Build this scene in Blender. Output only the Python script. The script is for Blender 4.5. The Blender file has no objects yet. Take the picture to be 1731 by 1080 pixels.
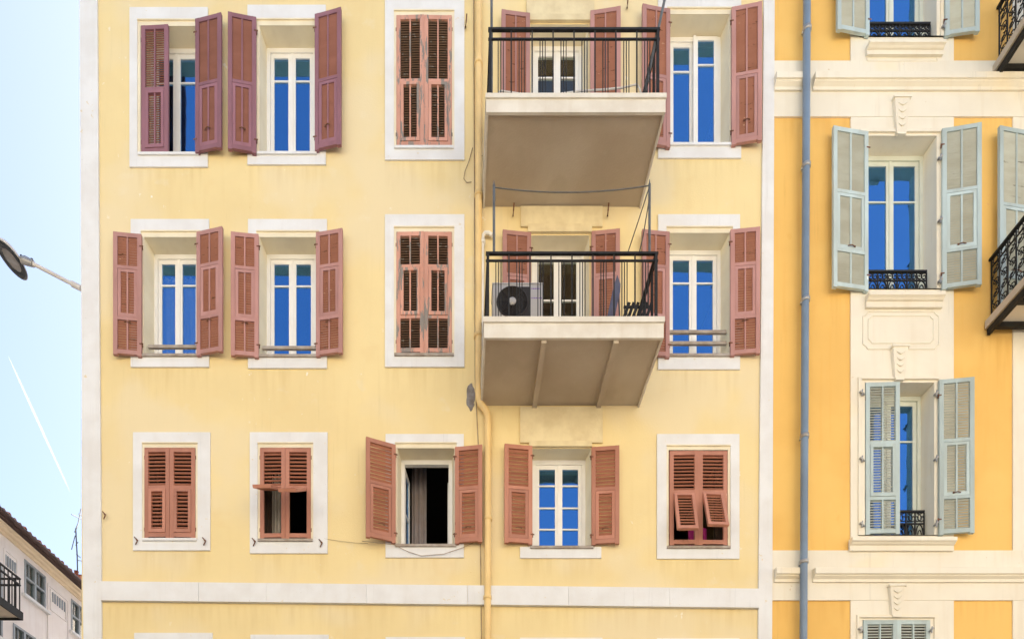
import bpy, bmesh, math, random
from mathutils import Matrix, Vector
random.seed(7)
R = math.radians
# ---------------------------------------------------------------- frame of the place
S = 105.0            # photograph pixels per metre on the facade plane (y = 0)
D = 9.66             # street distance from the camera to the facade
VX, VY = 775.0, 1560.0
EYE = 1.65
FPX = S * D
sc = bpy.context.scene
COL = sc.collection
# ---------------------------------------------------------------- camera
cam_d = bpy.data.cameras.new('camera')
cam = bpy.data.objects.new('camera', cam_d); COL.objects.link(cam)
cam.location = (0, -D, EYE); cam.rotation_euler = (R(90), 0, 0)
cam_d.sensor_fit = 'HORIZONTAL'; cam_d.sensor_width = 36.0
cam_d.lens = 36.0 * FPX / 1731.0
cam_d.shift_x = (865.5 - VX) / 1731.0
cam_d.shift_y = (VY - 540.0) / 1731.0
cam_d.clip_start = 0.05; cam_d.clip_end = 6000
sc.camera = cam
# ---------------------------------------------------------------- sky, sun, exposure
SUN_EL, SUN_AZ = R(46), R(42)        # azimuth from +Y (behind the houses), positive to the east
world = bpy.data.worlds.new('World'); sc.world = world; world.use_nodes = True
wn = world.node_tree; bg = wn.nodes['Background']
sky = wn.nodes.new('ShaderNodeTexSky'); sky.sky_type = 'NISHITA'; sky.sun_disc = False
sky.sun_elevation = SUN_EL; sky.sun_rotation = SUN_AZ
sky.air_density = 1.0; sky.dust_density = 4.0; sky.ozone_density = 0.7
wn.links.new(sky.outputs[0], bg.inputs[0]); bg.inputs[1].default_value = 0.112
sun_d = bpy.data.lights.new('sun', 'SUN'); sun_d.energy = 5.0; sun_d.angle = R(0.5); sun_d.color = (1, 0.93, 0.82)
sun = bpy.data.objects.new('sun', sun_d); COL.objects.link(sun)
sdir = Vector((math.sin(SUN_AZ) * math.cos(SUN_EL), math.cos(SUN_AZ) * math.cos(SUN_EL), math.sin(SUN_EL)))
sun.rotation_euler = sdir.to_track_quat('Z', 'Y').to_euler(); sun.location = sdir * 80
vs = sc.view_settings
vs.view_transform = 'Standard'; vs.look = 'None'; vs.gamma = 1.0; vs.use_curve_mapping = False
vs.exposure = 1.78
sc.cycles.max_bounces = 10; sc.cycles.diffuse_bounces = 5; sc.cycles.glossy_bounces = 4
sc.cycles.transparent_max_bounces = 12; sc.cycles.use_denoising = True

# ---------------------------------------------------------------- helpers
def P(x, y, off=0.0):
    """world point standing `off` metres in front of the facade plane, seen at photograph pixel x, y"""
    k = (D - off) / D
    return Vector(((x - VX) / S * k, -off, EYE + (VY - y) / S * k))
def X(x, off=0.0): return (x - VX) / S * (D - off) / D
def Z(y, off=0.0): return EYE + (VY - y) / S * (D - off) / D

def lin(r, g, b, k=1.0):
    f = lambda c: (c / 12.92 if c <= .04045 else ((c + .055) / 1.055) ** 2.4)
    return (f(r / 255) * k, f(g / 255) * k, f(b / 255) * k)

class MB:
    def __init__(s): s.v = []; s.f = []; s.sm = []
    def add(s, vs, fs, smooth=False):
        n = len(s.v); s.v += [tuple(p) for p in vs]
        s.f += [tuple(i + n for i in q) for q in fs]; s.sm += [smooth] * len(fs)
        return s
    def box(s, x0, x1, y0, y1, z0, z1, M=None):
        vs = [Vector((x, y, z)) for z in (z0, z1) for y in (y0, y1) for x in (x0, x1)]
        if M is not None: vs = [M @ p for p in vs]
        return s.add(vs, [(0, 2, 3, 1), (4, 5, 7, 6), (0, 1, 5, 4), (2, 6, 7, 3), (0, 4, 6, 2), (1, 3, 7, 5)])
    def prism(s, poly, y0, y1):
        """outline in x, z pushed from y0 to y1"""
        n = len(poly)
        vs = [(x, y0, z) for x, z in poly] + [(x, y1, z) for x, z in poly]
        fs = [tuple(range(n)), tuple(range(2 * n - 1, n - 1, -1))]
        fs += [(i, (i + 1) % n, n + (i + 1) % n, n + i) for i in range(n)]
        return s.add(vs, fs)
    def extrude(s, poly, x0, x1):
        """outline in y, z pushed from x0 to x1"""
        n = len(poly)
        vs = [(x0, y, z) for y, z in poly] + [(x1, y, z) for y, z in poly]
        fs = [tuple(range(n)), tuple(range(2 * n - 1, n - 1, -1))]
        fs += [(i, (i + 1) % n, n + (i + 1) % n, n + i) for i in range(n)]
        return s.add(vs, fs)
    def quad(s, a, b, c, d): return s.add([a, b, c, d], [(0, 1, 2, 3)])
    def tube(s, pts, r, n=8, caps=True):
        pts = [Vector(p) for p in pts]; rings = []
        up = None
        for i, p in enumerate(pts):
            a = pts[max(i - 1, 0)]; b = pts[min(i + 1, len(pts) - 1)]
            t = (b - a).normalized()
            if up is None:
                up = Vector((0, 0, 1)) if abs(t.z) < .9 else Vector((0, 1, 0))
            u = t.cross(up).normalized(); w = u.cross(t).normalized(); up = w
            rr = r[i] if isinstance(r, (list, tuple)) else r
            rings.append([p + (u * math.cos(2 * math.pi * k / n) + w * math.sin(2 * math.pi * k / n)) * rr for k in range(n)])
        vs = [p for q in rings for p in q]; fs = []
        for i in range(len(rings) - 1):
            for k in range(n):
                fs.append((i * n + k, i * n + (k + 1) % n, (i + 1) * n + (k + 1) % n, (i + 1) * n + k))
        s.add(vs, fs, True)
        if caps:
            s.add(rings[0], [tuple(range(n))]); s.add(rings[-1], [tuple(range(n))])
        return s
    def lathe(s, prof, c, axis='z', n=24, sx=1, sy=1):
        """profile of (radius, height) about an axis through c"""
        c = Vector(c); vs = []; fs = []
        for r_, h in prof:
            for k in range(n):
                a = 2 * math.pi * k / n; u, w = r_ * math.cos(a) * sx, r_ * math.sin(a) * sy
                vs.append(c + (Vector((u, w, h)) if axis == 'z' else Vector((u, h, w))))
        for i in range(len(prof) - 1):
            for k in range(n):
                fs.append((i * n + k, i * n + (k + 1) % n, (i + 1) * n + (k + 1) % n, (i + 1) * n + k))
        s.add(vs, fs, True)
        return s
    def mesh(s, name, mat):
        m = bpy.data.meshes.new(name); m.from_pydata([tuple(p) for p in s.v], [], s.f)
        m.polygons.foreach_set('use_smooth', s.sm); m.update()
        bm = bmesh.new(); bm.from_mesh(m); bmesh.ops.recalc_face_normals(bm, faces=bm.faces); bm.to_mesh(m); bm.free()
        m.materials.append(mat); return m

WORLD = {}
def put(name, data, parent=None, M=None, local=False):
    """link data as one object; M is its matrix (in the parent's space when local, else in the world's)"""
    o = bpy.data.objects.new(name, data); COL.objects.link(o)
    M = M or Matrix.Identity(4)
    if parent is not None:
        o.parent = parent
        if not local: M = WORLD[parent.name].inverted() @ M
        WORLD[o.name] = WORLD[parent.name] @ M
    else:
        WORLD[o.name] = M
    o.matrix_basis = M
    return o
def obj(name, mb, mat, parent=None, M=None, local=False, label=None):
    o = put(name, mb.mesh(name, mat), parent, M, local)
    if label: o['label'] = label
    return o
def thing(name, label, cat, loc, group=None):
    o = put(name, None, None, Matrix.Translation(Vector(loc)))
    o.empty_display_size = .2
    return tag(o, label, cat, group)
def tag(o, label, cat, group=None):
    o['label'] = label; o['category'] = cat
    if group: o['group'] = group
    return o
def stuff(o): o['kind'] = 'stuff'; return o

# ---------------------------------------------------------------- materials
def nd(t, kind, **kw):
    n = t.nodes.new(kind)
    for k, v in kw.items(): setattr(n, k, v)
    return n
def material(name, col, rough=.8, var=.08, scale=2.5, streak=0., streak_col=None, peel=None, patch=None, bump=.15, bscale=60., metal=0., spec=.35,
             stretch=(1, 1, 1), rnd=0., drips=0.):
    """paint or stone: broad tone drift, rain streaks, peeled spots (colour, threshold, scale, stretch), patches, fine relief"""
    m = bpy.data.materials.new(name); m.use_nodes = True; t = m.node_tree
    b = t.nodes['Principled BSDF']; L = t.links.new
    b.inputs['Roughness'].default_value = rough; b.inputs['Metallic'].default_value = metal
    b.inputs['Specular IOR Level'].default_value = spec
    tc = nd(t, 'ShaderNodeTexCoord'); oi = nd(t, 'ShaderNodeObjectInfo')
    vadd = nd(t, 'ShaderNodeVectorMath', operation='MULTIPLY_ADD')
    comb = nd(t, 'ShaderNodeCombineXYZ')
    for i in range(3): L(oi.outputs['Random'], comb.inputs[i])
    L(comb.outputs[0], vadd.inputs[0]); vadd.inputs[1].default_value = (17, 23, 31); L(tc.outputs['Object'], vadd.inputs[2])
    co = vadd.outputs[0]
    def noise(sc_, det=4, st=(1, 1, 1), ro=.55):
        mp = nd(t, 'ShaderNodeMapping'); mp.inputs['Scale'].default_value = st; L(co, mp.inputs['Vector'])
        n = nd(t, 'ShaderNodeTexNoise'); n.inputs['Scale'].default_value = sc_; n.inputs['Detail'].default_value = det
        n.inputs['Roughness'].default_value = ro; L(mp.outputs[0], n.inputs['Vector']); return n.outputs['Fac']
    def ramp(src, a, bb):
        r = nd(t, 'ShaderNodeMapRange'); r.interpolation_type = 'SMOOTHSTEP'
        r.inputs['From Min'].default_value = a; r.inputs['From Max'].default_value = bb; L(src, r.inputs['Value']); return r.outputs[0]
    def mix(fac, c1, c2, mode='MIX'):
        x = nd(t, 'ShaderNodeMix', data_type='RGBA', blend_type=mode)
        if isinstance(fac, float): x.inputs[0].default_value = fac
        else: L(fac, x.inputs[0])
        for i, c in ((6, c1), (7, c2)):
            if isinstance(c, tuple): x.inputs[i].default_value = (*c, 1)
            else: L(c, x.inputs[i])
        return x.outputs[2]
    lo = tuple(c * (1 - var * (1 + .4 * i)) for i, c in enumerate(col)); hi = tuple(min(.95, c * (1 + var * .7)) for c in col)
    c = mix(ramp(noise(scale, 5, stretch), .3, .7), lo, hi)
    if streak:
        sc2 = streak_col or tuple(x * .55 for x in col)
        f = nd(t, 'ShaderNodeMath', operation='MULTIPLY'); L(ramp(noise(3.2, 4, (2.2, 2.2, .16)), .5, .78), f.inputs[0]); f.inputs[1].default_value = streak
        c = mix(f.outputs[0], c, sc2)
    if drips:
        f = nd(t, 'ShaderNodeMath', operation='MULTIPLY'); L(ramp(noise(2.0, 5, (9, 9, .35), .6), .55, .72), f.inputs[0]); L(ramp(noise(.9, 3), .45, .65), f.inputs[1])
        g = nd(t, 'ShaderNodeMath', operation='MULTIPLY'); L(f.outputs[0], g.inputs[0]); g.inputs[1].default_value = drips
        c = mix(g.outputs[0], c, tuple(x * .6 for x in col))
    if patch:
        for pc, thr, psc, amt in patch:
            f = nd(t, 'ShaderNodeMath', operation='MULTIPLY'); L(ramp(noise(psc, 3), thr, thr + .12), f.inputs[0]); f.inputs[1].default_value = amt
            c = mix(f.outputs[0], c, pc)
    if rnd:
        v = nd(t, 'ShaderNodeMapRange'); v.inputs['To Min'].default_value = 1 - rnd; v.inputs['To Max'].default_value = 1 + rnd
        L(oi.outputs['Random'], v.inputs['Value'])
        hs = nd(t, 'ShaderNodeHueSaturation'); L(v.outputs[0], hs.inputs['Value']); L(c, hs.inputs['Color']); c = hs.outputs[0]
    height = noise(bscale, 3)
    if peel:
        for pc, thr, psc, st, *mk in peel:
            f = ramp(noise(psc, 6, st, .65), thr, thr + .03)
            if mk:
                g = nd(t, 'ShaderNodeMath', operation='MULTIPLY'); L(f, g.inputs[0]); L(ramp(noise(mk[0], 2), mk[1], mk[1] + .1), g.inputs[1]); f = g.outputs[0]
            c = mix(f, c, pc)
            sub = nd(t, 'ShaderNodeMath', operation='SUBTRACT'); L(height, sub.inputs[0]); L(f, sub.inputs[1]); height = sub.outputs[0]
    L(c, b.inputs['Base Color'])
    bp = nd(t, 'ShaderNodeBump'); bp.inputs['Strength'].default_value = bump; bp.inputs['Distance'].default_value = .01
    L(height, bp.inputs['Height']); L(bp.outputs[0], b.inputs['Normal'])
    return m

def glass_material(name, refl, wav=.14, tint=(.17, .48, .97, 1)):
    m = bpy.data.materials.new(name); m.use_nodes = True; t = m.node_tree; t.nodes.clear(); L = t.links.new
    out = nd(t, 'ShaderNodeOutputMaterial'); mx = nd(t, 'ShaderNodeMixShader'); gl = nd(t, 'ShaderNodeBsdfGlossy'); tr = nd(t, 'ShaderNodeBsdfTransparent')
    gl.inputs['Roughness'].default_value = .015; gl.inputs['Color'].default_value = tint; tr.inputs['Color'].default_value = (.85, .9, .88, 1)
    mx.inputs[0].default_value = refl
    tc = nd(t, 'ShaderNodeTexCoord'); n = nd(t, 'ShaderNodeTexNoise'); n.inputs['Scale'].default_value = 2.2; n.inputs['Detail'].default_value = 1
    bp = nd(t, 'ShaderNodeBump'); bp.inputs['Strength'].default_value = wav; bp.inputs['Distance'].default_value = .05
    L(tc.outputs['Object'], n.inputs['Vector']); L(n.outputs['Fac'], bp.inputs['Height']); L(bp.outputs[0], gl.inputs['Normal'])
    L(tr.outputs[0], mx.inputs[1]); L(gl.outputs[0], mx.inputs[2]); L(mx.outputs[0], out.inputs['Surface'])
    return m

GREYWOOD = lin(150, 140, 130, .8)
M = {}
FL = lin(236, 228, 212)
M['yellow'] = material('yellow_render', (.76, .615, .32), .9, .04, .7, .12, (.64, .45, .19), drips=.2, peel=[(FL, .65, 7, (1, 1, .7), .55, .55), (FL, .69, 16, (1, 1, .6), .8, .5), (lin(190, 140, 80), .70, 30, (1, 1, 1), 1.1, .5)],
                       patch=[((.745, .625, .39), .48, .45, .8), ((.72, .53, .25), .62, 1.3, .25), ((.76, .66, .46), .63, 2.4, .35)], bump=.22, bscale=45)
M['trim'] = material('white_trim_paint', (.715, .72, .72), .85, .05, 2.2, .15, (.58, .54, .47), drips=.3, peel=[(lin(214, 200, 170), .655, 11, (1, 1, 1), 1.4, .5), (lin(150, 140, 125), .69, 26, (1, 1, 1), 1.2, .5)], bump=.2)
M['trim_cream'] = material('cream_trim_paint', (.76, .69, .52), .85, .06, 2, .14, (.55, .45, .3), bump=.1)
M['stone_panel'] = material('rough_cream_plaster', (.70, .60, .38), .95, .10, 3.5, .12, (.5, .40, .22), patch=[((.62, .51, .31), .55, 2.2, .4)], bump=.45, bscale=28)
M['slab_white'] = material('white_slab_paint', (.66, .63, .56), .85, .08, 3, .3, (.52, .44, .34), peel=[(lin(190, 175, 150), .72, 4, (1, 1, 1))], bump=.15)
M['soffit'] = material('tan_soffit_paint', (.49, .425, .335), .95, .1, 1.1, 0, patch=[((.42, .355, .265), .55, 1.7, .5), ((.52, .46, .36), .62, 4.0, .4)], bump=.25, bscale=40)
M['stone_sill'] = material('grey_sill_stone', (.36, .32, .28), .9, .2, 6, bump=.3)
M['mortar'] = material('grey_mortar', (.23, .22, .22), .95, .25, 9, bump=.7, bscale=30)
def shutter_set(key, fr, sl, peel_f=None, peel_s=None):
    M[key] = material(key + '_shutter_paint', fr, .62, .1, 4, .12, tuple(c * .6 for c in fr), peel=peel_f, bump=.15, bscale=70, stretch=(1, 1, .3), rnd=.12)
    M[key + '_slat'] = material(key + '_slat_paint', sl, .68, .08, 4, 0, peel=peel_s, bump=.15, bscale=70, stretch=(.6, 1, 1.5), rnd=.09)
shutter_set('mauve', (.255, .118, .142), (.26, .108, .082), [(lin(120, 70, 70), .72, 9, (1, 1, .4))])
shutter_set('rose', (.44, .232, .205), (.325, .138, .092), [(lin(210, 180, 170), .70, 14, (1, 1, .4), 1.5, .5), (lin(120, 75, 62), .70, 18, (1, 1, .5))], [(lin(200, 165, 140), .645, 15, (.8, 1, 3), 2.0, .5), (lin(95, 58, 40), .62, 9, (.6, 1, 4))])
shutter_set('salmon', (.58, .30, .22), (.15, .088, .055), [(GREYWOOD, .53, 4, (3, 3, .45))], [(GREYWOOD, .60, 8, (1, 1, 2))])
shutter_set('terracotta', (.435, .195, .132), (.37, .148, .088), [(lin(200, 160, 140), .68, 16, (1, 1, .5), 1.5, .5), (lin(110, 60, 42), .69, 14, (1, 1, .4))], [(lin(150, 85, 65), .70, 10, (1, 1, 1))])
shutter_set('aqua', (.43, .52, .52), (.44, .465, .415), [(lin(225, 232, 228), .66, 10, (1, 1, .4), 1.5, .48), (lin(110, 125, 125), .70, 16, (1, 1, .4))], [(lin(88, 84, 74), .655, 6, (.35, 1, 6), 1.2, .48)])
M['frame'] = material('white_window_paint', (.80, .79, .76), .45, .03, 3, bump=.04, spec=.5)
M['frame_green'] = material('pale_green_window_paint', (.62, .66, .58), .5, .05, 3, bump=.06, spec=.5)
M['glass'] = glass_material('window_glass', .42)
M['glass_dim'] = glass_material('balcony_door_glass', .10, .05, (.8, .72, .62, 1))
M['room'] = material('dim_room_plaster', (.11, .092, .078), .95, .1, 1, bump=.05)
M['curtain'] = material('pale_curtain_cloth', (.62, .58, .52), .95, .06, 4, bump=.1)
M['shut_shade'] = material('shut_shade_brown', (.07, .045, .03), .8, .2, 5, bump=.2)  # shade behind shut leaves put into the reveal and frame colour
M['dim_curtain'] = material('room_shaded_curtain_cloth', (.30, .26, .25), .95, .1, 4, bump=.1)  # pale cloth darkened: the room's shade is in this colour
M['iron'] = material('black_painted_iron', (.018, .018, .017), .6, .25, 9, peel=[(lin(110, 60, 40), .77, 10, (1, 1, 1))], bump=.1, spec=.25)
M['greyiron'] = material('grey_painted_iron', (.10, .11, .115), .5, .2, 9, bump=.1, spec=.5)
M['rust'] = material('rusty_iron', (.16, .075, .045), .85, .35, 20, bump=.5)
M['zinc'] = material('zinc_bracket', (.38, .38, .37), .45, .15, 9, metal=.7, bump=.1)
M['pipe_yellow'] = material('yellow_pipe_paint', (.78, .56, .25), .6, .07, 2, .2, (.5, .36, .18), peel=[(lin(205, 195, 180), .70, 4, (1, 1, .4))], bump=.08)
M['pipe_white'] = material('white_plastic_pipe', (.74, .72, .66), .5, .07, 4, .2, bump=.05)
M['pipe_blue'] = material('blue_grey_pipe_paint', (.17, .235, .32), .42, .1, 2, .2, (.30, .36, .42), peel=[(lin(150, 165, 180), .74, 6, (1, 1, .5))], bump=.06, spec=.5)
M['cable'] = material('dusty_cable', (.33, .25, .17), .8, .2, 6, bump=.1)
M['orange'] = material('orange_render', (.77, .475, .135), .9, .05, .8, .2, (.70, .33, .05), drips=.3, peel=[(lin(225, 170, 110), .67, 14, (1, 1, .7), .8, .5), (lin(170, 110, 50), .70, 28, (1, 1, 1), 1.0, .5)], patch=[((.80, .52, .16), .50, .6, .6), ((.68, .33, .05), .66, 2.0, .35)], bump=.12, bscale=45)
M['cream'] = material('cream_render', (.76, .71, .59), .9, .04, 1.2, .22, (.62, .50, .33), drips=.35, peel=[(lin(205, 185, 150), .68, 13, (1, 1, 1), 1.0, .5)], patch=[((.80, .66, .42), .58, .9, .4)], bump=.1)
M['far_wall'] = material('pale_pink_render', (.82, .77, .735), .9, .06, .8, .3, (.55, .44, .38), bump=.1)
M['far_cornice'] = material('ochre_cornice', (.80, .66, .47), .9, .06, 1, .2, bump=.1)
M['tile'] = material('terracotta_tile', (.36, .13, .075), .85, .3, 6, bump=.3, rnd=.2)
M['eave'] = material('dark_brown_eave', (.075, .045, .04), .7, .25, 3, bump=.2)
M['far_frame'] = material('grey_blue_window_paint', (.30, .34, .37), .6, .1, 4, bump=.1)
M['asphalt'] = material('asphalt', (.09, .088, .085), .95, .2, .6, bump=.4, bscale=80)
M['paving'] = material('grey_paving', (.20, .19, .175), .9, .12, .7, bump=.2, bscale=30)
M['ac_white'] = material('white_appliance_enamel', (.44, .42, .405), .45, .04, 3, .12, bump=.03, spec=.5)
M['ac_dark'] = material('dark_fan_plastic', (.030, .024, .020), .6, .1, 5, bump=.05)
M['print'] = material('purple_print', (.22, .12, .38), .7, .05, 5, bump=.0)
M['board'] = material('slate_blue_fabric', (.10, .105, .16), .85, .1, 5, bump=.1)
M['magenta'] = material('magenta_cloth', (.45, .03, .22), .9, .1, 5, bump=.1)
M['cord'] = material('white_cord', (.70, .68, .66), .7, .05, 6, bump=.05)
M['lamp_shell'] = material('lamp_enamel', (.62, .58, .54), .4, .05, 4, bump=.03, spec=.5)
M['lamp_ring'] = material('dark_lamp_ring', (.05, .055, .06), .45, .1, 6, bump=.03)
M['lamp_glass'] = material('lamp_lens', (.30, .29, .28), .15, .15, 9, bump=.05, spec=.6)
M['cloud'] = bpy.data.materials.new('ice_cloud'); M['cloud'].use_nodes = True
t = M['cloud'].node_tree; t.nodes.clear(); o_ = nd(t, 'ShaderNodeOutputMaterial'); a_ = nd(t, 'ShaderNodeAddShader'); d_ = nd(t, 'ShaderNodeBsdfTranslucent'); e_ = nd(t, 'ShaderNodeBsdfTransparent')
d_.inputs['Color'].default_value = (.10, .10, .10, 1); e_.inputs['Color'].default_value = (.96, .96, .96, 1)
t.links.new(d_.outputs[0], a_.inputs[0]); t.links.new(e_.outputs[0], a_.inputs[1]); t.links.new(a_.outputs[0], o_.inputs['Surface'])

# ---------------------------------------------------------------- ground and street
def flat(name, x0, x1, y0, y1, z, mat):
    m = MB().quad((x0, y0, z), (x1, y0, z), (x1, y1, z), (x0, y1, z)); o = obj(name, m, mat); o['kind'] = 'structure'; return o
flat('ground', -900, 900, -900, 900, -.12, M['paving'])
flat('road', -400, 400, -9.0, -2.4, -.116, M['asphalt'])
k = MB().box(-6.2, 400, -2.4, .2, -.2, 0); o = obj('pavement', k, M['paving']); o['kind'] = 'structure'

# ---------------------------------------------------------------- walls with openings
def sheet(m, x0, x1, z0, z1, holes, y):
    xs = sorted({x0, x1, *[h[0] for h in holes], *[h[1] for h in holes]}); zs = sorted({z0, z1, *[h[2] for h in holes], *[h[3] for h in holes]})
    for j in range(len(zs) - 1):
        za, zb = zs[j], zs[j + 1]; run = None
        for i in range(len(xs) - 1):
            cx, cz = (xs[i] + xs[i + 1]) / 2, (za + zb) / 2
            solid = not any(h[0] < cx < h[1] and h[2] < cz < h[3] for h in holes)
            if solid and run is None: run = xs[i]
            if run is not None and (not solid or i == len(xs) - 2):
                e = xs[i + 1] if solid else xs[i]
                m.quad((run, y, za), (e, y, za), (e, y, zb), (run, y, zb)); run = None

REV = .24            # depth of the window reveals
YB = thing('yellow_building', 'pale yellow apartment house with pink shutters, two balconies and white corner strips', 'building', (0, 2, 0))
OB = thing('orange_building', 'bright orange house with cream bands and pale aqua shutters beside the yellow one', 'building', (9, 2, 0))

def opening(building, r, kind, surround=None, ring=(5, 10), wall_mat='trim', frame_mat='frame', bars=(), sill=True, glass='glass', inset=4,
            sashes='closed', stone=True, fw=.055, label=None, top_panel=False, ring_mat='trim_cream', surround_mat='trim', proud=.022):
    """a window as a part of its building: reveal and fixed frame, with surround, sashes, panes and bars under it.
    r = x0, x1, y0, y1 of the opening in photograph pixels on the wall plane"""
    x0, x1, z1, z0 = X(r[0]), X(r[1]), Z(r[2]), Z(r[3])
    i = inset / S
    a0, a1 = x0 + i, x1 - i          # the reveal narrows towards the frame
    m = MB()
    y = REV
    m.quad((x0, 0, z0), (x0, 0, z1), (a0, y, z1), (a0, y, z0)); m.quad((x1, 0, z0), (x1, 0, z1), (a1, y, z1), (a1, y, z0))
    m.quad((x0, 0, z1), (x1, 0, z1), (a1, y, z1), (a0, y, z1)); m.quad((x0, 0, z0), (x1, 0, z0), (a1, y, z0), (a0, y, z0))
    w = obj('window', m, M['shut_shade' if kind == 'shut' else ring_mat], building, label=label)
    # fixed frame
    m = MB(); e = y + .07
    m.box(a0, a0 + fw, y, e, z0, z1); m.box(a1 - fw, a1, y, e, z0, z1); m.box(a0 + fw, a1 - fw, y, e, z1 - fw * 1.3, z1); m.box(a0 + fw, a1 - fw, y, e, z0, z0 + fw)
    m.box(a0 - .3, a0, e - .01, e + .05, z0 - .3, z1 + .3); m.box(a1, a1 + .3, e - .01, e + .05, z0 - .3, z1 + .3)
    m.box(a0, a1, e - .01, e + .05, z1, z1 + .3); m.box(a0, a1, e - .01, e + .05, z0 - .3, z0)
    obj('frame', m, M['shut_shade' if kind == 'shut' else frame_mat], w)
    b0, b1, c0, c1 = a0 + fw, a1 - fw, z0 + fw, z1 - fw * 1.3
    if kind == 'window':
        mid = (b0 + b1) / 2; st = .058
        for s in (0, 1):
            u0, u1 = (b0 + .003, mid - .002) if s == 0 else (mid + .002, b1 - .003)
            wd = u1 - u0; ys, ye = y + .022, y + .062
            m = MB()
            m.box(0, st, 0, ye - ys, c0, c1); m.box(wd - st, wd, 0, ye - ys, c0, c1)
            m.box(st, wd - st, 0, ye - ys, c1 - st * 1.15, c1); m.box(st, wd - st, 0, ye - ys, c0, c0 + st * 1.3)
            if s == 1: m.box(-.02, .02, -.012, 0, c0, c1)
            if sashes == 'open':
                if s == 0: T = Matrix.Translation((u0, ys + .05, 0)) @ Matrix.Rotation(R(82), 4, 'Z')
                else: T = Matrix.Translation((u1, ys + .05, 0)) @ Matrix.Rotation(R(-88), 4, 'Z') @ Matrix.Translation((-wd, 0, 0))
            elif sashes == 'ajar' and s == 0: T = Matrix.Translation((u0, ys + .05, 0)) @ Matrix.Rotation(R(55), 4, 'Z')
            elif sashes == 'sliding' and s == 1: T = Matrix.Translation((u0 + .0 + (u1 - u0) * 0, ys - .045, .05))
            else: T = Matrix.Translation((u0, ys, 0))
            sa = obj('sash', m, M[frame_mat], w, T)
            rows = [c0 + st * 1.3] + sorted(Z(bb, -REV) if bb > 3 else c0 + (c1 - c0) * bb for bb in bars) + [c1 - st * 1.15]
            for q in range(len(rows) - 1):
                g = MB(); pz0 = rows[q] + (.010 if q else 0); pz1 = rows[q + 1] - (.010 if q < len(rows) - 2 else 0)
                g.box(st, wd - st, .016, .021, pz0, pz1)
                obj('pane', g, M[glass], w, T)
                if q: obj('glazing_bar', MB().box(st, wd - st, .004, .034, rows[q] - .012, rows[q] + .012), M[frame_mat], w, T)
    # surround on the wall
    if surround:
        o0, o1, p1, p0 = X(surround[0]), X(surround[1]), Z(surround[2]), Z(surround[3])
        rx, rt = ring[0] / S, ring[1] / S
        m = MB()
        m.box(o0, o1, -proud, .001, z1 + rt, p1); m.box(o0, o1, -proud, .001, p0, z0)
        m.box(o0, x0 - rx, -proud, .001, z0, z1 + rt); m.box(x1 + rx, o1, -proud, .001, z0, z1 + rt)
        obj('surround', m, M[surround_mat], w)
        m = MB()
        m.box(x0 - rx, x1 + rx, -proud * .45, .001, z1, z1 + rt); m.box(x0 - rx, x0, -proud * .45, .001, z0, z1); m.box(x1, x1 + rx, -proud * .45, .001, z0, z1)
        m.box(x0 - rx, x1 + rx, -proud * 1.25, 0, z1 + rt - .018, z1 + rt)
        obj('moulding', m, M[ring_mat], w)
    if sill:
        m = MB().box(x0 - .03, x1 + .03, -.045, REV, z0 - .035, z0 + .004)
        obj('sill', m, M['stone_sill' if stone else surround_mat], w)
    return w, (x0, x1, z0, z1)

# ---------------------------------------------------------------- shutters
LAY = {  # fields from the top: (kind, share of the height), f = slatted field, t = tilting panel
    'tall': [('f', .50), ('t', .50)],
    'three': [('f', .27), ('t', .45), ('f', .28)],
    'short': [('f', .43), ('t', .57)],
    'tall_three': [('f', .40), ('t', .385), ('f', .215)],
}
MESH = {}
def slat_mesh(wd, mat, pitch):
    key = ('slat', round(wd, 3), mat.name, round(pitch, 3))
    if key not in MESH:
        m = MB(); d, th = pitch * .66, .017
        m.add([Matrix.Rotation(R(50), 4, 'X') @ Vector((x, y, z)) for z in (-th / 2, th / 2) for y in (-d / 2, d / 2) for x in (-wd / 2, wd / 2)],
              [(0, 2, 3, 1), (4, 5, 7, 6), (0, 1, 5, 4), (2, 6, 7, 3), (0, 4, 6, 2), (1, 3, 7, 5)])
        MESH[key] = m.mesh('slat', mat)
    return MESH[key]

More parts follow.
